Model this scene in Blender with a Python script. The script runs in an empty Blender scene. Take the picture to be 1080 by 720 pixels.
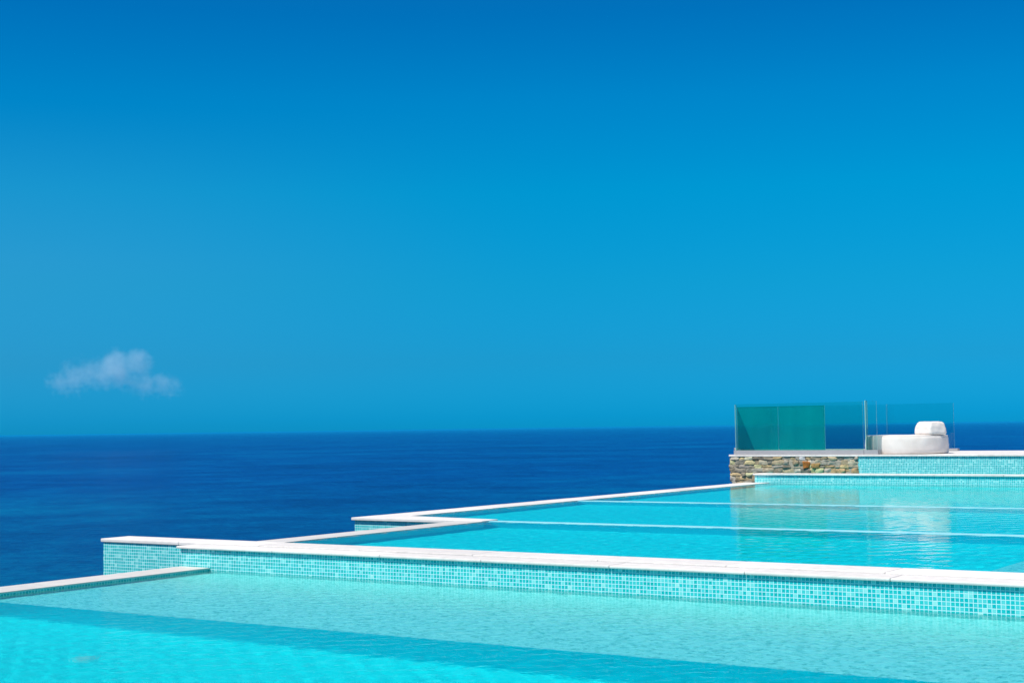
import bpy, bmesh, math, random
from mathutils import Vector, Matrix, noise as mnoise
random.seed(7)
R = math.radians
scn = bpy.context.scene
col = scn.collection

# ------------------------------------------------------------------ camera
# pool axes: X runs along the long white coping (to the right), Y away over the pools, Z up
YAW, PITCH, ROLL = R(33.6), R(3.324), R(0.788)
fh = Vector((-math.sin(YAW), math.cos(YAW), 0)); rh = Vector((math.cos(YAW), math.sin(YAW), 0)); up = Vector((0, 0, 1))
F = fh*math.cos(PITCH) + up*math.sin(PITCH); U0 = up*math.cos(PITCH) - fh*math.sin(PITCH)
RT = rh*math.cos(ROLL) - U0*math.sin(ROLL); UP = U0*math.cos(ROLL) + rh*math.sin(ROLL)
cam_d = bpy.data.cameras.new("camera"); cam = bpy.data.objects.new("camera", cam_d); col.objects.link(cam)
cam_d.sensor_width = 36; cam_d.lens = 52.5; cam_d.clip_start = .05; cam_d.clip_end = 1000000
M4 = Matrix((RT, UP, -F)).transposed().to_4x4(); M4.translation = (0, 0, 1.38); cam.matrix_world = M4
scn.camera = cam

# ------------------------------------------------------------------ light
SUN_EL, SUN_AZ = R(60), math.atan2(-.30, -1.0)          # sun stands behind the camera, a little to the left
world = bpy.data.worlds.new("World"); scn.world = world; world.use_nodes = True
wn = world.node_tree; wn.nodes.clear()
def wnode(t, **k):
    n = wn.nodes.new(t)
    for a, b in k.items(): setattr(n, a, b)
    return n
sky = wnode('ShaderNodeTexSky', sky_type='NISHITA', sun_disc=False, sun_elevation=SUN_EL, sun_rotation=SUN_AZ)
sky.air_density = 1.0; sky.dust_density = .3; sky.ozone_density = 3.0; sky.altitude = 50
tc = wnode('ShaderNodeTexCoord'); sx = wnode('ShaderNodeSeparateXYZ'); wn.links.new(tc.outputs['Generated'], sx.inputs[0])
rp = wnode('ShaderNodeValToRGB')                          # polarising filter and clear sea air: the sky's own colour by height
SKY_RAMP = [(0, (0.004, 0.400, 1.053)), (0.007, (0.004, 0.400, 1.053)), (0.045, (0.016, 0.398, 0.828)), (0.0955, (0.010, 0.492, 0.799)), (0.157, (0.000, 0.589, 0.863)), (0.217, (0.000, 0.562, 0.897)), (0.27, (0.000, 0.476, 0.860)), (0.42, (0.050, 0.420, 0.850)), (0.7, (0.600, 0.750, 0.850)), (1, (1.000, 0.860, 0.780))]
el = rp.color_ramp.elements
while len(el) < len(SKY_RAMP): el.new(.5)
for e, (p, c) in zip(el, SKY_RAMP): e.position = p; e.color = (*c, 1)
wn.links.new(sx.outputs['Z'], rp.inputs[0])
mx = wnode('ShaderNodeMix', data_type='RGBA', blend_type='MULTIPLY'); mx.inputs[0].default_value = 1
wn.links.new(sky.outputs[0], mx.inputs[6]); wn.links.new(rp.outputs[0], mx.inputs[7])
hm = wnode('ShaderNodeValToRGB')                          # a little paler, hazier air low on the left
el = hm.color_ramp.elements
for x in (.05, .11): el.new(x)
for e, (p, v) in zip(el, ((0, .15), (.05, .7), (.11, 1), (.21, 0))): e.position = p; e.color = (v, v, v, 1)
wn.links.new(sx.outputs['Z'], hm.inputs[0])
dt = wnode('ShaderNodeVectorMath', operation='DOT_PRODUCT'); wn.links.new(tc.outputs['Generated'], dt.inputs[0]); dt.inputs[1].default_value = rh
mr = wnode('ShaderNodeMapRange', interpolation_type='SMOOTHSTEP'); wn.links.new(dt.outputs['Value'], mr.inputs[0])
for k, v in ((1, .05), (2, -.40), (3, 0.), (4, 1.)): mr.inputs[k].default_value = v
ml = wnode('ShaderNodeMath', operation='MULTIPLY'); wn.links.new(mr.outputs[0], ml.inputs[0]); wn.links.new(hm.outputs[0], ml.inputs[1])
m2 = wnode('ShaderNodeMix', data_type='RGBA', blend_type='ADD'); wn.links.new(ml.outputs[0], m2.inputs[0]); wn.links.new(mx.outputs[2], m2.inputs[6]); m2.inputs[7].default_value = (.16, .09, .07, 1)
mx = m2
bg = wnode('ShaderNodeBackground'); bg.inputs[1].default_value = .10
wo = wnode('ShaderNodeOutputWorld')
wn.links.new(mx.outputs[2], bg.inputs[0]); wn.links.new(bg.outputs[0], wo.inputs[0])

sun_d = bpy.data.lights.new("sun", 'SUN'); sun = bpy.data.objects.new("sun", sun_d); col.objects.link(sun)
sun_d.energy = 4.6; sun_d.angle = R(.5); sun_d.color = (1, .94, .84)
sdir = Vector((math.sin(SUN_AZ)*math.cos(SUN_EL), math.cos(SUN_AZ)*math.cos(SUN_EL), math.sin(SUN_EL)))
sun.rotation_euler = sdir.to_track_quat('Z', 'Y').to_euler(); sun.location = (0, 0, 40)
sun_d.cycles.is_caustics_light = True                     # sunlight is refracted through the pool water
scn.view_settings.view_transform = 'Standard'; scn.view_settings.look = 'None'
scn.view_settings.exposure = .32; scn.view_settings.gamma = 1; scn.view_settings.use_curve_mapping = False
scn.render.engine = 'CYCLES'
scn.cycles.use_denoising = True
scn.cycles.max_bounces = 10; scn.cycles.transparent_max_bounces = 16
scn.cycles.transmission_bounces = 8; scn.cycles.glossy_bounces = 4; scn.cycles.diffuse_bounces = 3
scn.cycles.caustics_refractive = True; scn.cycles.caustics_reflective = False
scn.cycles.volume_bounces = 2
scn.cycles.sample_clamp_indirect = 6

# ------------------------------------------------------------------ helpers
def tag(o, label=None, cat=None, group=None, kind=None):
    if label: o['label'] = label
    if cat: o['category'] = cat; o['kind'] = 'thing'
    if group: o['group'] = group
    if kind: o['kind'] = kind
    return o
def thing(name, loc, label, cat, group=None):
    o = bpy.data.objects.new(name, None); o.empty_display_size = .2; o.location = loc; col.objects.link(o)
    return tag(o, label, cat, group)
def link(name, bm, mats, parent=None, smooth=False):
    """one mesh object; geometry is given in world metres and re-based on its parent"""
    if parent is not None: bm.transform(Matrix.Translation(-parent.location))
    bmesh.ops.recalc_face_normals(bm, faces=bm.faces) if smooth != 'keep' else None
    me = bpy.data.meshes.new(name); bm.to_mesh(me); bm.free()
    for m in (mats if isinstance(mats, (list, tuple)) else [mats]): me.materials.append(m)
    if smooth: me.shade_smooth()
    o = bpy.data.objects.new(name, me); col.objects.link(o)
    if parent is not None: o.parent = parent
    return o
def caustic_floor(o): o.cycles.is_caustics_receiver = True; return o
def box(bm, x0, x1, y0, y1, z0, z1, bevel=0, seg=2):
    b = bmesh.new()
    bmesh.ops.create_cube(b, size=1)
    b.transform(Matrix.Translation(((x0+x1)/2, (y0+y1)/2, (z0+z1)/2)) @ Matrix.Diagonal((x1-x0, y1-y0, z1-z0, 1)))
    if bevel: bmesh.ops.bevel(b, geom=b.edges[:], offset=bevel, segments=seg, affect='EDGES', profile=.6)
    me = bpy.data.meshes.new('tmp'); b.to_mesh(me); b.free(); bm.from_mesh(me); bpy.data.meshes.remove(me)
def prism(bm, pts, z0, z1, bevel=0):
    b = bmesh.new()
    vs = [b.verts.new((p[0], p[1], z0)) for p in pts]; f = b.faces.new(vs)
    r = bmesh.ops.extrude_face_region(b, geom=[f])
    for v in r['geom']:
        if isinstance(v, bmesh.types.BMVert): v.co.z = z1
    bmesh.ops.recalc_face_normals(b, faces=b.faces)
    if bevel: bmesh.ops.bevel(b, geom=b.edges[:], offset=bevel, segments=2, affect='EDGES', profile=.6)
    me = bpy.data.meshes.new('tmp'); b.to_mesh(me); b.free(); bm.from_mesh(me); bpy.data.meshes.remove(me)
def slab_row(bm, x0, x1, y0, y1, z0, z1, length, gap=.003, bevel=.008, axis='x', jit=.0015):
    """a row of coping stones butted with fine joints"""
    a0, a1 = (x0, x1) if axis == 'x' else (y0, y1)
    p = a0
    while p < a1 - .05:
        q = min(p + length*random.uniform(.92, 1.08), a1)
        if a1 - q < .3: q = a1
        j = random.uniform(-jit, jit)
        if axis == 'x': box(bm, p, q-gap, y0, y1, z0, z1+j, bevel)
        else: box(bm, x0, x1, p, q-gap, z0, z1+j, bevel)
        p = q

# ------------------------------------------------------------------ materials
class NT:
    def __init__(s, name):
        s.m = bpy.data.materials.new(name); s.m.use_nodes = True; s.t = s.m.node_tree; s.t.nodes.clear()
        s.out = s.t.nodes.new('ShaderNodeOutputMaterial')
    def n(s, t, inputs=None, **k):
        nd = s.t.nodes.new(t)
        for a, b in k.items(): setattr(nd, a, b)
        for a, b in (inputs or {}).items():
            if hasattr(b, 'is_output'): s.t.links.new(b, nd.inputs[a])
            else: nd.inputs[a].default_value = b
        return nd
    def math(s, op, a, b=None, c=None):
        return s.n('ShaderNodeMath', {i: v for i, v in enumerate((a, b, c)) if v is not None}, operation=op).outputs[0]
    def mix(s, f, a, b, blend='MIX'):
        return s.n('ShaderNodeMix', {0: f, 6: a, 7: b}, data_type='RGBA', blend_type=blend).outputs[2]
    def noise(s, vec, scale, detail=3, rough=.5, dim='3D'):
        return s.n('ShaderNodeTexNoise', {'Vector': vec, 'Scale': scale, 'Detail': detail, 'Roughness': rough}, noise_dimensions=dim).outputs[0]
    def ramp(s, f, stops, interp='LINEAR'):
        r = s.n('ShaderNodeValToRGB', {0: f}); r.color_ramp.interpolation = interp
        e = r.color_ramp.elements
        while len(e) < len(stops): e.new(.5)
        for x, (p, c) in zip(e, stops): x.position = p; x.color = (*c, 1) if len(c) == 3 else c
        return r.outputs[0]
    def pos(s): return s.n('ShaderNodeNewGeometry').outputs['Position']
    def scale(s, v, xyz): return s.n('ShaderNodeVectorMath', {0: v, 1: xyz}, operation='MULTIPLY').outputs[0]
    def bump(s, h, strength=1., dist=.01): return s.n('ShaderNodeBump', {'Height': h, 'Strength': strength, 'Distance': dist}).outputs[0]
    def bsdf(s, **k):
        return s.n('ShaderNodeBsdfPrincipled', {a.replace('_', ' '): b for a, b in k.items()})
    def done(s, sh, vol=False): s.t.links.new(sh, s.out.inputs['Volume' if vol else 'Surface']); return s.m

def mosaic(name, axes, stops, grout, pitch=.04, joint=.0065, mottle=.25, rough=.12, off=(0, 0, 0)):
    """small square pool mosaic, each tile its own tone, pale grout joints"""
    t = NT(name); p = t.n('ShaderNodeVectorMath', {0: t.pos(), 1: off}, operation='ADD').outputs[0]
    sep = t.n('ShaderNodeSeparateXYZ', {0: p})
    a, b = [t.math('DIVIDE', sep.outputs[ax], pitch) for ax in axes]
    cell = t.n('ShaderNodeCombineXYZ', {0: t.math('FLOOR', a), 1: t.math('FLOOR', b), 2: 0.})
    wn_ = t.n('ShaderNodeTexWhiteNoise', {'Vector': cell.outputs[0]}, noise_dimensions='3D')
    patch = t.noise(t.scale(cell.outputs[0], (.11, .11, .11)), 1., 3)
    f = t.math('ADD', t.math('MULTIPLY', wn_.outputs[0], 1-mottle), t.math('MULTIPLY', patch, mottle))
    tile = t.ramp(f, stops)
    j = joint/pitch/2
    def edge(x):
        fr = t.math('FRACT', x); d = t.math('MINIMUM', fr, t.math('SUBTRACT', 1., fr)); return t.math('LESS_THAN', d, j)
    m = t.math('MAXIMUM', edge(a), edge(b))
    c = t.mix(m, tile, (*grout, 1))
    r = t.math('ADD', t.math('MULTIPLY', m, .5), rough)
    bs = t.bsdf(Base_Color=c, Roughness=r, Normal=t.bump(t.math('SUBTRACT', 1., m), .6, .002))
    bs.inputs['Specular IOR Level'].default_value = .35
    return t.done(bs.outputs[0])
WALL = [(0, (.0, .36, .39)), (.25, (.0, .44, .47)), (.55, (.01, .50, .52)), (.75, (.08, .57, .58)), (.86, (.22, .68, .66)), (1, (.52, .78, .74))]
GR = (.50, .78, .79)
M_wall_x = mosaic('mosaic_wall', (0, 2), WALL, GR)
M_wall_y = mosaic('mosaic_side_wall', (1, 2), WALL, GR)
LEDGE = [(0, (.04, .38, .40)), (.25, (.45, .68, .64)), (.5, (.8, .9, .89)), (1, (.93, .95, .95))]
M_ledge = mosaic('mosaic_ledge', (0, 1), LEDGE, (.82, .92, .92), joint=.007)
DEEP = [(0, (.0, .70, .72)), (.35, (.0, .84, .87)), (.8, (.02, .92, .95)), (1, (.5, .97, 1.))]  # rare brightest tiles put the light flecks under the ripples into the colour
M_deep = mosaic('mosaic_floor', (0, 1), DEEP, (.12, .88, .90), joint=.005)
RISE = [(0, (.0, .56, .68)), (.4, (.0, .66, .80)), (1, (.0, .78, .90))]
M_riser = mosaic('mosaic_riser', (0, 2), RISE, (.02, .76, .88), joint=.005)
M_deepside = mosaic('mosaic_deep_side', (1, 2), DEEP, (.12, .88, .90), joint=.005)

def stone(name, base, var=.08, rough=.55, scale=9.):
    t = NT(name); p = t.pos()
    n1 = t.noise(p, scale, 5, .6); n2 = t.noise(p, scale*14, 3, .6); n3 = t.noise(p, .9, 3)
    f = t.math('ADD', t.math('MULTIPLY', n1, .5), t.math('ADD', t.math('MULTIPLY', n2, .25), t.math('MULTIPLY', n3, .25)))
    lo = tuple(max(0, c*(1-var*1.6)) for c in base); hi = tuple(min(.86, c*(1+var)) for c in base)
    isl = t.n('ShaderNodeNewGeometry').outputs['Random Per Island']       # every slab its own tone
    f = t.math('ADD', f, t.math('MULTIPLY', t.math('SUBTRACT', isl, .5), .22))
    c = t.ramp(f, [(.3, lo), (.7, hi)])
    return t.done(t.bsdf(Base_Color=c, Roughness=rough, Normal=t.bump(t.math('ADD', n1, n2), .25, .004)).outputs[0])
M_white = stone('white_stone', (.72, .68, .645), .14)
M_wet = stone('wet_grey_stone', (.58, .555, .52), .10, .5)
M_divider = stone('divider_stone', (.34, .70, .74), .06, .3)
M_plinth = stone('grey_concrete', (.31, .31, .33), .08, .7)
M_mortar = stone('dark_mortar', (.40, .355, .28), .25, .9)
M_pave = stone('pale_paving', (.62, .60, .56), .1, .7, 4)

def water(name, tint, k=.9, amp=.0018, rough=.015, fine=.5):
    t = NT(name); p = t.pos()
    h2 = t.noise(p, 9., 3, .55); h3 = t.noise(t.scale(p, (1.2, 1, 1)), 28., 2, .5)
    h = t.math('ADD', h2, t.math('MULTIPLY', h3, fine))
    nb = t.bump(h, 1., amp)
    refr = t.n('ShaderNodeBsdfRefraction', {'Color': (*tint, 1), 'Roughness': 0., 'IOR': 1.333, 'Normal': nb})
    gl = t.n('ShaderNodeBsdfGlossy', {'Color': (1, 1, 1, 1), 'Roughness': rough, 'Normal': nb})
    fr = t.math('MULTIPLY', t.n('ShaderNodeFresnel', {'IOR': 1.333, 'Normal': nb}).outputs[0], k)
    return t.done(t.n('ShaderNodeMixShader', {0: fr, 1: refr.outputs[0], 2: gl.outputs[0]}).outputs[0])
M_water = water('pool_water', (.42, 1., 1.), k=.82, amp=.0010)
M_near_water = water('near_pool_water', (.47, 1., 1.), k=.85, amp=.0021, fine=1.1)

def sea_mat():
    t = NT('sea_water'); p = t.pos()
    big = t.noise(t.scale(p, (.0022, .0022, 0)), 1., 4, .6)
    mid = t.noise(t.scale(p, (.014, .014, 0)), 1., 4, .65)
    fine = t.noise(t.scale(p, (.09, .09, 0)), 1., 4, .65)
    tiny = t.noise(t.scale(p, (.30, .30, 0)), 1., 3, .6)
    f = t.math('ADD', t.math('MULTIPLY', big, .34), t.math('ADD', t.math('MULTIPLY', mid, .28), t.math('ADD', t.math('MULTIPLY', fine, .23), t.math('MULTIPLY', tiny, .15))))
    c = t.ramp(f, [(.40, (.0, .006, .095)), (.5, (.0, .031, .185)), (.60, (.0, .075, .265))])  # light and shade of the wave slopes put into the base colour
    dst = t.n('ShaderNodeVectorMath', {0: t.scale(p, (1, 1, 0))}, operation='LENGTH').outputs['Value']
    sh = t.math('ADD', t.n('ShaderNodeMapRange', {0: dst, 1: 450., 2: 1900., 3: 1., 4: 0.}).outputs[0], t.math('MULTIPLY', t.math('SUBTRACT', big, .5), 1.2))   # change with view angle put into the colour: paler, greener near the camera
    sh.node.use_clamp = True
    c = t.mix(sh, c, t.ramp(f, [(.40, (.0, .014, .090)), (.5, (.0, .052, .165)), (.60, (.0, .112, .240))]))
    w = t.math('ADD', fine, t.math('MULTIPLY', t.noise(t.scale(p, (.5, .7, 0)), 1., 3, .6), .3))
    bs = t.bsdf(Base_Color=c, Roughness=.3, Normal=t.bump(w, 1., 2.2), IOR=1.333)
    bs.inputs['Specular IOR Level'].default_value = .14
    return t.done(bs.outputs[0])
M_sea = sea_mat()

def glass(name, tint, refl=.6):
    t = NT(name)
    tr = t.n('ShaderNodeBsdfTransparent', {'Color': (*tint, 1)})
    gl = t.n('ShaderNodeBsdfGlossy', {'Color': (1, 1, 1, 1), 'Roughness': .01})
    fr = t.math('MULTIPLY', t.n('ShaderNodeFresnel', {'IOR': 1.5}).outputs[0], refl)
    return t.done(t.n('ShaderNodeMixShader', {0: fr, 1: tr.outputs[0], 2: gl.outputs[0]}).outputs[0])
M_glass = glass('clear_glass', (.80, .965, .945))
def tinted():
    t = NT('green_tinted_glass')
    n = t.noise(t.scale(t.pos(), (3., 3., .6)), 1., 3)
    tr = t.n('ShaderNodeBsdfTransparent', {'Color': (.5, .93, .83, 1)})
    df = t.n('ShaderNodeBsdfDiffuse', {'Color': t.ramp(n, [(.3, (.0, .24, .29)), (.7, (.0, .33, .37))])})
    gl = t.n('ShaderNodeBsdfGlossy', {'Color': (1, 1, 1, 1), 'Roughness': .02})
    m = t.n('ShaderNodeMixShader', {0: .44, 1: tr.outputs[0], 2: df.outputs[0]})
    return t.done(t.n('ShaderNodeMixShader', {0: .05, 1: m.outputs[0], 2: gl.outputs[0]}).outputs[0])
M_tint = tinted()
def plain(name, c, rough=.5, metal=0.):
    t = NT(name); n = t.noise(t.pos(), 30., 3)
    cc = t.ramp(n, [(.3, tuple(x*.93 for x in c)), (.7, tuple(min(1, x*1.05) for x in c))])
    return t.done(t.bsdf(Base_Color=cc, Roughness=rough, Metallic=metal).outputs[0])
M_edge = plain('glass_edge', (.42, .72, .66), .25)
M_fin = plain('glass_fin_edge', (.35, .62, .56), .3)
M_rear = glass('rear_glass', (.71, .95, .935))
M_side = glass('pale_glass', (.91, .985, .965))
M_front = glass('front_glass', (.66, .945, .90))
M_steel = plain('brushed_steel', (.6, .6, .6), .35, 1.)
def fabric():
    t = NT('white_canvas'); p = t.pos()
    n = t.noise(p, 4., 4); w = t.noise(p, 160., 2)
    c = t.ramp(n, [(.3, (.68, .62, .575)), (.7, (.74, .69, .65))])
    bs = t.bsdf(Base_Color=c, Roughness=.9, Normal=t.bump(t.math('ADD', n, t.math('MULTIPLY', w, .2)), .5, .03))
    bs.inputs['Sheen Weight'].default_value = .2
    return t.done(bs.outputs[0])
M_fabric = fabric()
def rubble():
    t = NT('rubble_stone'); p = t.pos()
    a = t.n('ShaderNodeVertexColor', layer_name='stone_tone').outputs[0]
    n1 = t.noise(p, 14., 5, .65); n2 = t.noise(p, 60., 3, .6)
    c = t.mix(1., a, t.ramp(n1, [(.3, (.62, .60, .58)), (.5, (1, 1, 1)), (.72, (1.25, 1.22, 1.15))]), 'MULTIPLY')
    return t.done(t.bsdf(Base_Color=c, Roughness=.85, Normal=t.bump(t.math('ADD', n1, t.math('MULTIPLY', n2, .5)), .8, .02)).outputs[0])
M_rubble = rubble()
def hill():
    t = NT('dry_scrub'); p = t.pos()
    n = t.noise(p, .35, 6, .65)
    c = t.ramp(n, [(.35, (.05, .06, .025)), (.5, (.10, .09, .045)), (.65, (.24, .20, .14))])
    return t.done(t.bsdf(Base_Color=c, Roughness=.95, Normal=t.bump(n, 1., .6)).outputs[0])
M_hill = hill()

# ------------------------------------------------------------------ the setting
SEA_Z = -58.
b = bmesh.new()
S = 400000
for rr in range(1):
    vs = [b.verts.new(p) for p in ((-S, -S, SEA_Z), (S, -S, SEA_Z), (S, S, SEA_Z), (-S, S, SEA_Z))]; b.faces.new(vs)
tag(link('sea', b, M_sea), 'deep blue open sea reaching to the horizon beyond the pools', kind='structure')

XR = 9.0                                                   # right-hand end of the pools, outside the frame
b = bmesh.new()                                            # the hillside the terraces stand on, falling steeply to the sea
NX, NY = 70, 70
def hz(x, y):
    d = max(0, -15.0 - x - max(0, (y-33)*.2), (y-40.5))
    base = -1.9 if d <= 0 else -1.9 - d*.78
    if d > 0: base += mnoise.noise(Vector((x*.12, y*.12, 0)))*min(d*.15, 3)
    if y > 34.5 and d <= 0: base = min(.45, -1.9 + (y-34.5)*3) if x > -16 else -1.9
    return max(base, SEA_Z-6)
g = [[b.verts.new((-130 + 190*(i/NX), -60 + 190*(j/NY), hz(-130+190*(i/NX), -60+190*(j/NY)) - .3)) for j in range(NY+1)] for i in range(NX+1)]
for i in range(NX):
    for j in range(NY): b.faces.new((g[i][j], g[i+1][j], g[i+1][j+1], g[i][j+1]))
tag(link('hillside', b, M_hill, smooth=True), 'steep dry slope under the terraces', kind='structure')

# levels
WZ0, WZ1, WZ2 = -.295, -.014, .198
import numpy as np
rng = np.random.default_rng(5)
def wave_set(lengths):
    out = []
    for L in lengths:
        for k in range(6):
            a = rng.uniform(0, 2*math.pi); out.append((2*math.pi/(L*rng.uniform(.88, 1.12)), a, rng.uniform(0, 6.28)))
    return out
RIPPLES = wave_set((.09, .11, .13, .155, .185, .22, .27))      # fine ripples of the near pool
WAVELETS = wave_set((.13, .16, .20, .25, .31, .40))            # the wider pool behind
def sheet(name, rects, z, label, waves, slope=.025, step=.05, mat=None):
    """pool surface: real small crossing waves, one mesh"""
    VV, FF, base = [], [], 0
    for (x0, x1, y0, y1) in rects:
        nx, ny = max(2, round((x1-x0)/step)), max(2, round((y1-y0)/step))
        X, Y = np.meshgrid(np.linspace(x0, x1, nx+1), np.linspace(y0, y1, ny+1), indexing='ij')
        H = np.zeros_like(X); s2 = slope*math.sqrt(2./len(waves))
        for kk, a, ph in waves: H += s2/kk*np.sin(kk*(math.cos(a)*X + math.sin(a)*Y) + ph)
        V = np.stack([X, Y, z+H], -1).reshape(-1, 3)
        I = np.arange((nx+1)*(ny+1)).reshape(nx+1, ny+1) + base
        FF.append(np.stack([I[:-1, :-1], I[1:, :-1], I[1:, 1:], I[:-1, 1:]], -1).reshape(-1, 4)); VV.append(V); base += len(V)
    V = np.concatenate(VV); Q = np.concatenate(FF)
    me = bpy.data.meshes.new(name); me.vertices.add(len(V)); me.vertices.foreach_set('co', V.ravel())
    me.loops.add(Q.size); me.loops.foreach_set('vertex_index', Q.ravel().astype(np.int32))
    me.polygons.add(len(Q)); me.polygons.foreach_set('loop_start', np.arange(0, Q.size, 4, dtype=np.int32))
    me.update(calc_edges=True); me.validate(); me.materials.append(mat or M_water); me.shade_smooth()
    o = bpy.data.objects.new(name, me); col.objects.link(o); o.cycles.is_caustics_caster = True
    return tag(o, label, kind='structure')

# terrace around the camera, ending at the near rim of the front pool
b = bmesh.new()
for i in range(-16, 20):
    for j in range(-12, 2):
        if i*.9 < -13.9: continue
        box(b, i*.9, i*.9+.895, j*.9-.3, j*.9+.595, -.34, -.24+random.uniform(-.001, .001), .004, 1)
tag(link('terrace', b, M_pave), 'pale paved terrace at the near rim of the front pool', kind='structure')

# ------------------------------------------------------------------ front pool
pool = thing('swimming_pool', (-5, 8, -1.75), 'large front pool at the bottom of the picture, shallow ledge and bright turquoise deep part', 'swimming pool')
Y0 = 1.53                                                  # near rim
SH_Y, SH_Z, FL_Z = 9.96, WZ0-.30, WZ0-1.40
b = bmesh.new(); vs = [b.verts.new(p) for p in ((-13.24, Y0, FL_Z), (XR, Y0, FL_Z), (XR, SH_Y+.01, FL_Z), (-13.24, SH_Y+.01, FL_Z))]; b.faces.new(vs)
caustic_floor(link('floor', b, M_deep, pool))
b = bmesh.new(); vs = [b.verts.new(p) for p in ((-13.24, SH_Y, SH_Z), (XR, SH_Y, SH_Z), (XR, 13.21, SH_Z), (-13.24, 13.21, SH_Z))]; b.faces.new(vs)
caustic_floor(link('ledge', b, M_ledge, pool))
b = bmesh.new(); vs = [b.verts.new(p) for p in ((-13.24, SH_Y, FL_Z), (XR, SH_Y, FL_Z), (XR, SH_Y, SH_Z), (-13.24, SH_Y, SH_Z))]; b.faces.new(vs)
caustic_floor(link('ledge_riser', b, M_riser, pool))
b = bmesh.new(); box(b, -13.3, XR+.3, Y0-.3, Y0, FL_Z-.1, -.35); box(b, XR, XR+.3, Y0, 13.2, FL_Z-.1, -.25)
caustic_floor(link('pool_wall', b, M_riser, pool))
def fitting(parent, x, y, z, r=.13):
    b = bmesh.new()
    bmesh.ops.create_cone(b, cap_ends=True, segments=32, radius1=r, radius2=r*.86, depth=.03, matrix=Matrix.Translation((x, y, z+.016)))
    for k in range(8):
        a = k*math.pi/4
        box(b, x+math.cos(a)*r*.5-.012, x+math.cos(a)*r*.5+.012, y+math.sin(a)*r*.5-.012, y+math.sin(a)*r*.5+.012, z+.028, z+.036)
    return caustic_floor(link('floor_inlet', b, M_white, parent))
sheet('pool_water', [(-13.3, XR+.1, Y0-.05, 13.25)], WZ0, 'clear rippled turquoise water of the front pool', RIPPLES, .0225, .023, M_near_water)

ew = thing('edge_wall', (-13.5, 7, -1.8), 'low grey-topped edge wall at bottom left, ending against the long mosaic wall', 'pool wall', 'overflow edge walls on the sea side')
b = bmesh.new(); box(b, -13.68, -13.24, Y0-.6, 13.2, -2.3, -.276)
caustic_floor(link('wall', b, M_wall_y, ew))
b = bmesh.new(); slab_row(b, -13.72, -13.225, Y0-.6, 13.197, -.2755, -.26, 1.0, axis='y')
link('coping', b, M_wet, ew)

# ------------------------------------------------------------------ long mosaic wall with white coping
rw = thing('retaining_wall', (-3, 13.6, -2), 'long mosaic wall with broad bright white coping across the whole picture, behind the front pool', 'pool wall', 'mosaic walls between the pool levels')
b = bmesh.new(); box(b, -13.73, XR+.3, 13.20, 13.60, -2.3, -.045); box(b, -15.54, -13.7, 13.55, 14.0, -2.6, -.046)
box(b, -13.7, XR+.3, 13.60, 14.015, -2.3, -.046)
caustic_floor(link('wall', b, M_wall_x, rw))
b = bmesh.new(); slab_row(b, -13.78, XR+.3, 13.165, 13.510, -.044, -.013, 1.5, bevel=.012)
link('front_coping', b, M_white, rw)
b = bmesh.new(); slab_row(b, -15.575, XR+.3, 13.532, 14.03, -.044, 0, 1.5, bevel=.010)
link('back_coping', b, M_white, rw)

# ------------------------------------------------------------------ middle pool: three basins between flush dividers
mp = thing('swimming_pool', (-6, 23, -1.3), 'wide turquoise middle pool behind the long white coping, crossed by two pale lines', 'swimming pool')
D1, D2, YB = (18.61, 18.79), (24.42, 24.57), 33.33
XN, XF = -12.85, -14.80
FZ = [WZ1-1.2, WZ1-1.15, WZ1-1.1]
for (x0, y0, y1, z) in ((XN, 14.0, D1[0], FZ[0]), (XF, D1[1], D2[0], FZ[1]), (XF, D2[1], YB, FZ[2])):
    b = bmesh.new(); b.faces.new([b.verts.new(p) for p in ((x0-.05, y0, z), (XR, y0, z), (XR, y1, z), (x0-.05, y1, z))])
    caustic_floor(link('floor', b, M_deep, mp))
for k, (y0, y1) in enumerate((D1, D2)):
    b = bmesh.new(); box(b, (XN if k == 0 else XF)-.04, XR, y0, y1, FZ[0]-.1, -.0495)
    dv = caustic_floor(link('divider', b, M_riser, mp))
    tag(dv, ('pale flush divider line in the near half of the middle pool', 'pale flush divider line further back in the middle pool')[k])
    b = bmesh.new(); slab_row(b, (XN+.02 if k == 0 else XF+.02), XR, y0, y1, -.049, WZ1+.006, 1.2, bevel=.004, jit=.0008)
    o = caustic_floor(link('divider_top', b, M_divider)); o.parent = dv; o.matrix_parent_inverse = Matrix.Identity(4); o.location = -mp.location
b = bmesh.new(); box(b, XR, XR+.3, 14.03, 34, -1.4, -.02)
caustic_floor(link('pool_wall', b, M_deepside, mp))
sheet('pool_water', [(XN-.03, XR+.1, 14.0, D1[1]), (XF-.03, XR+.1, D1[1], YB+.03)], WZ1, 'turquoise water of the wide middle pool', WAVELETS, .020, .042)

ew2 = thing('edge_wall', (-13.1, 16.3, -1.8), 'short grey-topped edge wall behind the left end of the long white coping', 'pool wall', 'overflow edge walls on the sea side')
b = bmesh.new(); box(b, -13.27, XN, 14.03, 18.5, -2.3, -.045); caustic_floor(link('wall', b, M_wall_y, ew2))
b = bmesh.new(); slab_row(b, -13.31, XN+.015, 14.034, 18.47, -.0445, -.006, 1.0, axis='y'); link('coping', b, M_wet, ew2)

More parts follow.
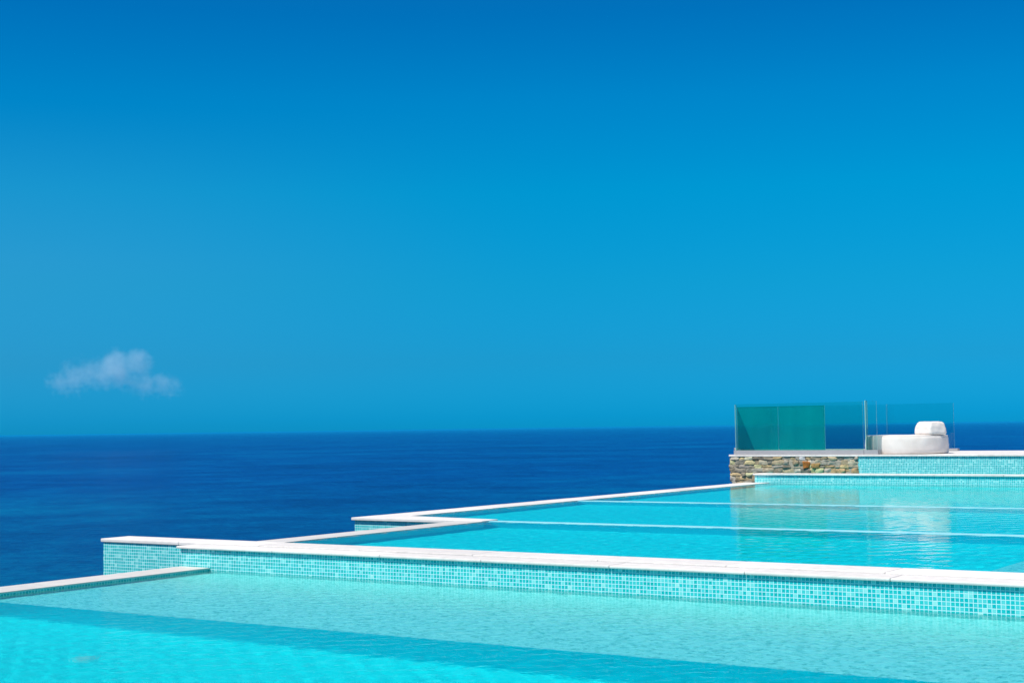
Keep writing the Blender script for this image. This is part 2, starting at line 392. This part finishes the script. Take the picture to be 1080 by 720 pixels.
ew3 = thing('edge_wall', (-15.1, 26, -1.8), 'long white-topped edge wall running from the mosaic corner to the stone wall, sea behind it', 'pool wall', 'overflow edge walls on the sea side')
b = bmesh.new(); box(b, -15.36, XF, 18.94, 33.4, -2.6, -.045); caustic_floor(link('wall', b, M_wall_y, ew3))
b = bmesh.new(); box(b, -15.37, -12.9, 18.53, 18.93, -2.6, -.0455); caustic_floor(link('corner_wall', b, M_wall_x, ew3))
b = bmesh.new(); slab_row(b, -15.41, XF+.015, 19.2, 33.32, -.0445, -.002, 1.2, axis='y')
prism(b, [(-15.41, 18.49), (-12.87, 18.49), (-12.87, 18.92), (-14.0, 19.08), (-14.79, 19.2), (-15.41, 19.2)], -.0447, -.001, .008)
link('coping', b, M_white, ew3)

# ------------------------------------------------------------------ upper tiers
V3 = 34.27
rw2 = thing('retaining_wall', (-3, 33.5, -1.2), 'lower of the two mosaic tiers at the back right, its foot in the middle pool', 'pool wall', 'mosaic walls between the pool levels')
b = bmesh.new(); box(b, -15.17, XR+.3, 33.33, 33.66, -1.3, .174); caustic_floor(link('wall', b, M_wall_x, rw2))
b = bmesh.new(); slab_row(b, -15.21, XR+.3, 33.295, 33.67, .175, .216, 1.5); link('coping', b, M_white, rw2)
sp = thing('swimming_pool', (-3, 34, -.2), 'narrow strip of water between the two mosaic tiers at the back', 'swimming pool')
b = bmesh.new(); box(b, -15.2, XR, 33.66, V3+.02, -.2, -.15); caustic_floor(link('floor', b, M_deep, sp))
b = bmesh.new(); box(b, -15.2, -15.1, 33.67, V3+.02, -.3, .21); caustic_floor(link('pool_wall', b, M_wall_y, sp))
sheet('pool_water', [(-15.12, XR+.1, 33.64, V3+.03)], WZ2, 'thin strip of water on the tier under the daybed deck', WAVELETS, .02, .06)

rw3 = thing('retaining_wall', (-3, 34.4, -.2), 'upper mosaic tier under the white daybed, to the right of the stone wall', 'pool wall', 'mosaic walls between the pool levels')
b = bmesh.new(); box(b, -12.92, XR+.3, V3, 34.6, -.3, .598); link('wall', b, M_wall_x, rw3)
b = bmesh.new(); slab_row(b, -12.90, XR+.3, V3-.035, 34.62, .599, .64, 1.5); link('coping', b, M_white, rw3)

b = bmesh.new()                                            # sun deck
prism(b, [(-12.898, 34.625), (XR, 34.625), (XR, 39.0), (-18.3, 39.0), (-16.30, 34.625)], .45, .638)
tag(link('deck', b, M_white), 'white deck carrying the daybed and the glass screens', kind='structure')

sw = thing('stone_wall', (-14.6, 34.4, -.6), 'rough brown and grey rubble stone wall below the glass screens', 'wall')
b = bmesh.new()
lay = b.loops.layers.color.new('stone_tone')
PAL = [(.30, .27, .21), (.26, .25, .22), (.33, .31, .26), (.26, .24, .20), (.36, .31, .22), (.28, .27, .24), (.24, .225, .195), (.31, .29, .26), (.35, .29, .20), (.38, .36, .32)]
def one_stone(cx, cy, cz, lx, ly, lz, c):
    t = bmesh.new(); bmesh.ops.create_icosphere(t, subdivisions=3, radius=1)
    sd = random.uniform(0, 99); e = random.uniform(.26, .42)
    for v in t.verts:
        p = v.co.copy(); q = Vector([math.copysign(abs(k)**e, k) for k in p])
        q *= 1 + .24*mnoise.noise(p*1.4 + Vector((sd, 0, 0))) + .05*mnoise.noise(p*4 + Vector((0, sd, 0)))
        v.co = Vector((cx + q.x*lx/2, cy + q.y*ly/2, cz + q.z*lz/2))
    l2 = t.loops.layers.color.new('stone_tone')
    for f in t.faces:
        for l in f.loops: l[l2] = (*c, 1)
    me = bpy.data.meshes.new('tmp'); t.to_mesh(me); t.free(); b.from_mesh(me); bpy.data.meshes.remove(me)
def stone_face(p0, d, length, z0, z1):
    z = z0
    while z < z1 - .03:
        h = random.uniform(.05, .125); h = min(h, z1 - z)
        if z1 - z - h < .07: h = z1 - z
        s = -random.uniform(0, .1)
        while s < length:
            w = random.uniform(.11, .34)
            if s + w > length - .08: w = length - s + .005
            c = PAL[random.randrange(len(PAL))]; g_ = sum(c)/3; c = tuple(x*.85 + g_*.15 for x in c)
            k = random.uniform(1.8, 2.5); c = tuple(min(.75, x*k) for x in c)
            if w > .09:
                mid = Vector(p0) + Vector(d)*(s + w/2)
                if random.random() < .3 and h > .13:          # two thin stones instead of one
                    for q in (0, 1):
                        c2 = tuple(min(.75, x*k) for x in PAL[random.randrange(len(PAL))])
                        if abs(d[0]) > .8: one_stone(mid.x, mid.y+random.uniform(-.015, .01), z+h*(.25+.5*q), w*1.08, .2, h*.56, c2)
                        else: one_stone(mid.x, mid.y, z+h*(.25+.5*q), .2, w*1.02, h*.53, c2)
                elif abs(d[0]) > .8: one_stone(mid.x, mid.y+random.uniform(-.02, .01), z+h/2, w*1.10, .22, h*1.14, c)
                else: one_stone(mid.x, mid.y, z+h/2, .22, w*1.03, h*1.06, c)
            s += w
        z += h
stone_face((-16.22, V3+.10, 0), (1, 0, 0), 3.31, -.75, .60)
stone_face((-16.17, V3+.20, 0), (-.12, .99, 0), 1.2, -.75, .60)
one_stone(-14.22, V3+.06, .40, .19, .22, .18, (.62, .38, .14))
one_stone(-13.98, V3+.07, .37, .24, .22, .15, (.58, .47, .28))
link('stonework', b, M_rubble, sw, smooth=True)
b = bmesh.new(); prism(b, [(-16.20, V3+.006), (-12.93, V3+.006), (-12.93, 34.62), (-16.30, 34.62)], -1.6, .59); link('mortar', b, M_mortar, sw)
b = bmesh.new(); prism(b, [(-16.28, V3-.02), (-12.904, V3-.03), (-12.904, 34.62), (-16.45, 34.62)], .599, .64, .006); link('cap', b, M_white, sw)

# ------------------------------------------------------------------ glass screens
def pane(parent, p0, p1, z0, z1, mat=None, th=.02, name='pane', edge=None):
    d = Vector((p1[0]-p0[0], p1[1]-p0[1], 0)); L = d.length; d.normalize(); n = Vector((-d.y, d.x, 0))
    b = bmesh.new(); c = []
    for s in (0, L):
        for t in (-th/2, th/2):
            for z in (z0, z1): c.append(b.verts.new(Vector((p0[0], p0[1], 0)) + d*s + n*t + Vector((0, 0, z))))
    def q(i, j, k, l, m): f = b.faces.new((c[i], c[j], c[k], c[l])); f.material_index = m
    q(0, 4, 5, 1, 0); q(2, 3, 7, 6, 0); q(0, 1, 3, 2, 1); q(4, 6, 7, 5, 1); q(1, 5, 7, 3, 1); q(0, 2, 6, 4, 1)
    return link(name, b, [mat or M_glass, edge or M_edge], parent)
def plinth(parent, p0, p1, w, z0, z1):
    d = Vector((p1[0]-p0[0], p1[1]-p0[1], 0)).normalized(); n = Vector((-d.y, d.x, 0))*w
    b = bmesh.new(); prism(b, [p0, p1, (p1[0]+n.x, p1[1]+n.y), (p0[0]+n.x, p0[1]+n.y)], z0, z1, .008)
    return link('base', b, M_plinth, parent)
GZ = .642
g1 = thing('glass_screen', (-14.3, 34.45, GZ), 'front glass screen on a grey base above the stone wall, left of the daybed', 'glass screen', 'glass screens on the deck')
plinth(g1, (-16.19, 34.35), (-12.80, 34.35), .2, GZ, .748)
plinth(g1, (-12.795, 34.35), (-12.45, 34.35), .2, GZ, .746)
pane(g1, (-16.16, 34.43), (-12.83, 34.43), .748, 1.905, M_front)
pane(g1, (-12.76, 34.43), (-12.49, 34.43), .746, 1.915, M_side)
pane(g1, (-12.78, 34.46), (-12.86, 34.80), .645, 1.93, M_side, th=.02, name='fin', edge=M_fin)
g2 = thing('glass_screen', (-17.2, 36.6, GZ), 'left side glass screen seen edge on at the outer left corner of the deck', 'glass screen', 'glass screens on the deck')
plinth(g2, (-16.24, 34.57), (-18.18, 38.6), -.14, GZ, .745)
pane(g2, (-16.18, 34.47), (-18.10, 38.68), .748, 1.895, M_side)
g3 = thing('glass_screen', (-15, 38.8, GZ), 'rear glass screen on the sea side of the deck behind the daybed', 'glass screen', 'glass screens on the deck')
plinth(g3, (-18.2, 38.72), (-11.90, 38.72), .18, GZ, .70)
for a, c in ((-18.15, -17.13), (-17.11, -15.6), (-15.58, -13.8), (-13.78, -12.0)): pane(g3, (a, 38.8), (c, 38.8), .70, 1.885, M_rear)
g4 = thing('glass_screen', (-15.8, 36.2, GZ), 'green tinted glass screen standing between the front and the rear screens', 'glass screen', 'glass screens on the deck')
for a, c in ((-16.93, -15.78), (-15.76, -14.50)): pane(g4, (a, 36.2), (c, 36.2), .66, 1.86, M_tint)
b = bmesh.new(); box(b, -16.95, -14.48, 36.17, 36.23, GZ, .66); link('base', b, M_steel, g4)

# ------------------------------------------------------------------ daybed and pillow
BX, BY, BR = -12.15, 35.52, .985
db = thing('daybed', (BX, BY, GZ), 'low round white daybed on the deck edge beside the glass screen', 'daybed')
def lathe(prof, cx, cy, n=96, wob=0):
    b = bmesh.new(); rings = []
    for r, z in prof:
        ring = []
        for k in range(n):
            a = 2*math.pi*k/n
            w = wob*mnoise.noise(Vector((math.cos(a)*2.2, math.sin(a)*2.2, z*5))) + wob*.5*mnoise.noise(Vector((math.cos(a)*7, math.sin(a)*7, z*9)))
            ring.append(b.verts.new((cx+(r+w)*math.cos(a), cy+(r+w)*math.sin(a), z + w*.5)))
        rings.append(ring)
    for i in range(len(rings)-1):
        for k in range(n): b.faces.new((rings[i][k], rings[i][(k+1) % n], rings[i+1][(k+1) % n], rings[i+1][k]))
    b.faces.new(rings[0][::-1]); b.faces.new(rings[-1])
    return b
z = GZ+.002
prof = [(BR-.06, z+.006), (BR-.022, z+.010), (BR-.008, z+.03), (BR-.002, z+.12), (BR, z+.20), (BR-.004, z+.28), (BR-.010, z+.36), (BR-.022, z+.405), (BR-.045, z+.428), (BR-.09, z+.440), (BR-.3, z+.448), (BR-.6, z+.450)]
link('mattress', lathe(prof, BX, BY, wob=.010), M_fabric, db, smooth=True)
b = bmesh.new(); bmesh.ops.create_cone(b, cap_ends=True, segments=64, radius1=BR-.14, radius2=BR-.14, depth=.03, matrix=Matrix.Translation((BX, BY, GZ+.016)))
link('plinth', b, M_mortar, db)
pr_ = [(BR-.034+.010*math.cos(a), z+.420+.010*math.sin(a)) for a in [k*math.pi/4 for k in range(9)]]
link('piping', lathe(pr_, BX, BY, wob=.010), M_fabric, db, smooth=True)

PX, PY = -11.50, 35.35
b = bmesh.new()
bmesh.ops.create_cube(b, size=2); bmesh.ops.subdivide_edges(b, edges=b.edges[:], cuts=11, use_grid_fill=True)
rot = Matrix.Rotation(R(58), 4, 'Z')
for v in b.verts:
    p = v.co.copy()
    q = Vector([math.copysign(abs(k)**.999, k) for k in p])
    puff = .86 + .14*(1-abs(p.x)**3)*(1-abs(p.y)**3)
    r2 = max(1, (abs(p.x)**12 + abs(p.y)**12 + abs(p.z)**12)**(1/12))
    q = q/r2
    tz = (q.z+1)/2
    s = 1.0 - .20*tz
    q = Vector((q.x*.26*s*(1+.06*(1-p.z**2)*puff), q.y*.30*s*(1+.06*(1-p.z**2)*puff), tz*.33*(1 - .10*(tz**3)*(abs(p.x)**3+abs(p.y)**3)*.5 - .05*tz*(1-abs(p.x)**2)*(1-abs(p.y)**2))))
    q += .010*Vector((mnoise.noise(p*2.1), mnoise.noise(p*2.1+Vector((7, 0, 0))), mnoise.noise(p*2.4+Vector((0, 9, 0)))))
    if q.z < 0: q.z = 0
    q = rot @ q
    v.co = Vector((PX+q.x, PY+q.y, z+.446+q.z))
pl = link('pillow', b, M_fabric, smooth=True)
pl.data.transform(Matrix.Translation((-PX, -PY, -(z+.446)))); pl.location = (PX, PY, z+.446)
tag(pl, 'plump white square pillow standing on the round daybed', 'pillow')

fitting(pool, -10.12, 8.63, FL_Z, .11)
for x in (-10.75, -6.85):                                   # pale slot inlets high on the divider's face
    b = bmesh.new(); box(b, x-.14, x+.14, D1[0]-.03, D1[0]-.001, -.36, -.29, .008)
    for k in range(5): box(b, x-.12, x+.12, D1[0]-.036, D1[0]-.028, -.352+k*.012, -.347+k*.012)
    tag(caustic_floor(link('inlet_grille', b, M_white, mp)))
b = bmesh.new(); box(b, -4.16, XR-.01, 14.025, 16.2, FZ[0]-.02, WZ1-.22, .01); caustic_floor(link('step', b, M_ledge, mp))

# ------------------------------------------------------------------ the small cloud over the horizon
def cloud():
    D = 6000.; f = 1575.
    def at(x, y): d = F*f + RT*(x-540) - UP*(y-360); return d.normalized()*D
    ctr = at(118, 396); e_x = rh.copy(); e_z = Vector((0, 0, 1)); m = D/f
    bl = []                                                   # lobes: offset in metres, radius, thickness
    for x, y, r, w in ((57, 402, 15, .46), (74, 399, 19, .50), (91, 393, 17, .52), (108, 394, 18, .72), (123, 385, 18, 1.25), (126, 395, 16, 1.0), (145, 381, 15, 1.15), (152, 387, 13, .8), (142, 404, 15, .5), (157, 405, 16, .55), (173, 406, 15, .52), (188, 408, 11, .48)):
        p = at(x, y) - ctr
        bl.append(((p.dot(e_x), random.uniform(-25, 25), p.dot(e_z)), r*m, w))
    t = NT('cloud_vapour')
    tc0 = t.n('ShaderNodeTexCoord').outputs['Object']
    wv = t.n('ShaderNodeTexNoise', {'Vector': tc0, 'Scale': .018, 'Detail': 3, 'Roughness': .6}).outputs['Color']
    wv = t.n('ShaderNodeVectorMath', {0: wv, 1: (.5, .5, .5)}, operation='SUBTRACT').outputs[0]
    tcn = t.n('ShaderNodeVectorMath', {0: tc0, 1: t.scale(wv, (60., 60., 45.))}, operation='ADD').outputs[0]
    fld = None
    for c, r, w in bl:
        d = t.n('ShaderNodeVectorMath', {0: tcn, 1: c}, operation='DISTANCE').outputs['Value']
        g = t.math('MULTIPLY', t.math('SUBTRACT', 1., t.math('DIVIDE', d, r)), w)
        fld = g if fld is None else t.math('SMOOTH_MAX', fld, g, .25)
    n = t.noise(tc0, .030, 7, .70)
    v = t.math('ADD', fld, t.math('MULTIPLY', t.math('SUBTRACT', n, .5), 1.5))
    v = t.n('ShaderNodeMapRange', {0: v, 1: .06, 2: .72, 3: 0., 4: .0080}); v.clamp = True
    vol = t.n('ShaderNodeVolumePrincipled', {'Color': (.64, .91, 1, 1), 'Density': v.outputs[0]})
    mat = t.done(vol.outputs[0], vol=True)
    b = bmesh.new()                                           # a soft-cornered hull around the lobes
    for c, r, w in bl:
        for k in range(40):
            a, h = k*2.399963, 1 - 2*(k+.5)/40; q = math.sqrt(1-h*h)
            b.verts.new(Vector(c) + Vector((q*math.cos(a), q*math.sin(a), h))*(r*1.35))
    h_ = bmesh.ops.convex_hull(b, input=b.verts[:])
    dead = {x for k in ('geom_interior', 'geom_unused') for x in h_[k] if isinstance(x, bmesh.types.BMVert)}
    bmesh.ops.delete(b, geom=list(dead), context='VERTS')
    o = link('cloud', b, mat)
    o.matrix_world = Matrix.Translation(ctr + Vector((0, 0, 1.38))) @ Matrix.Rotation(YAW, 4, 'Z')
    tag(o, 'small pale ragged cloud low over the sea horizon on the left', 'cloud')
cloud()

b = bmesh.new(); box(b, -150000, 150000, -150000, 150000, SEA_Z-1, 4.0)
th = NT('haze_air'); vh = th.n('ShaderNodeVolumePrincipled', {'Color': (.01, .46, .80, 1), 'Density': 1.9e-5})
tag(link('haze', b, th.done(vh.outputs[0], vol=True)), 'thin sea haze paling the water towards the horizon', kind='stuff')
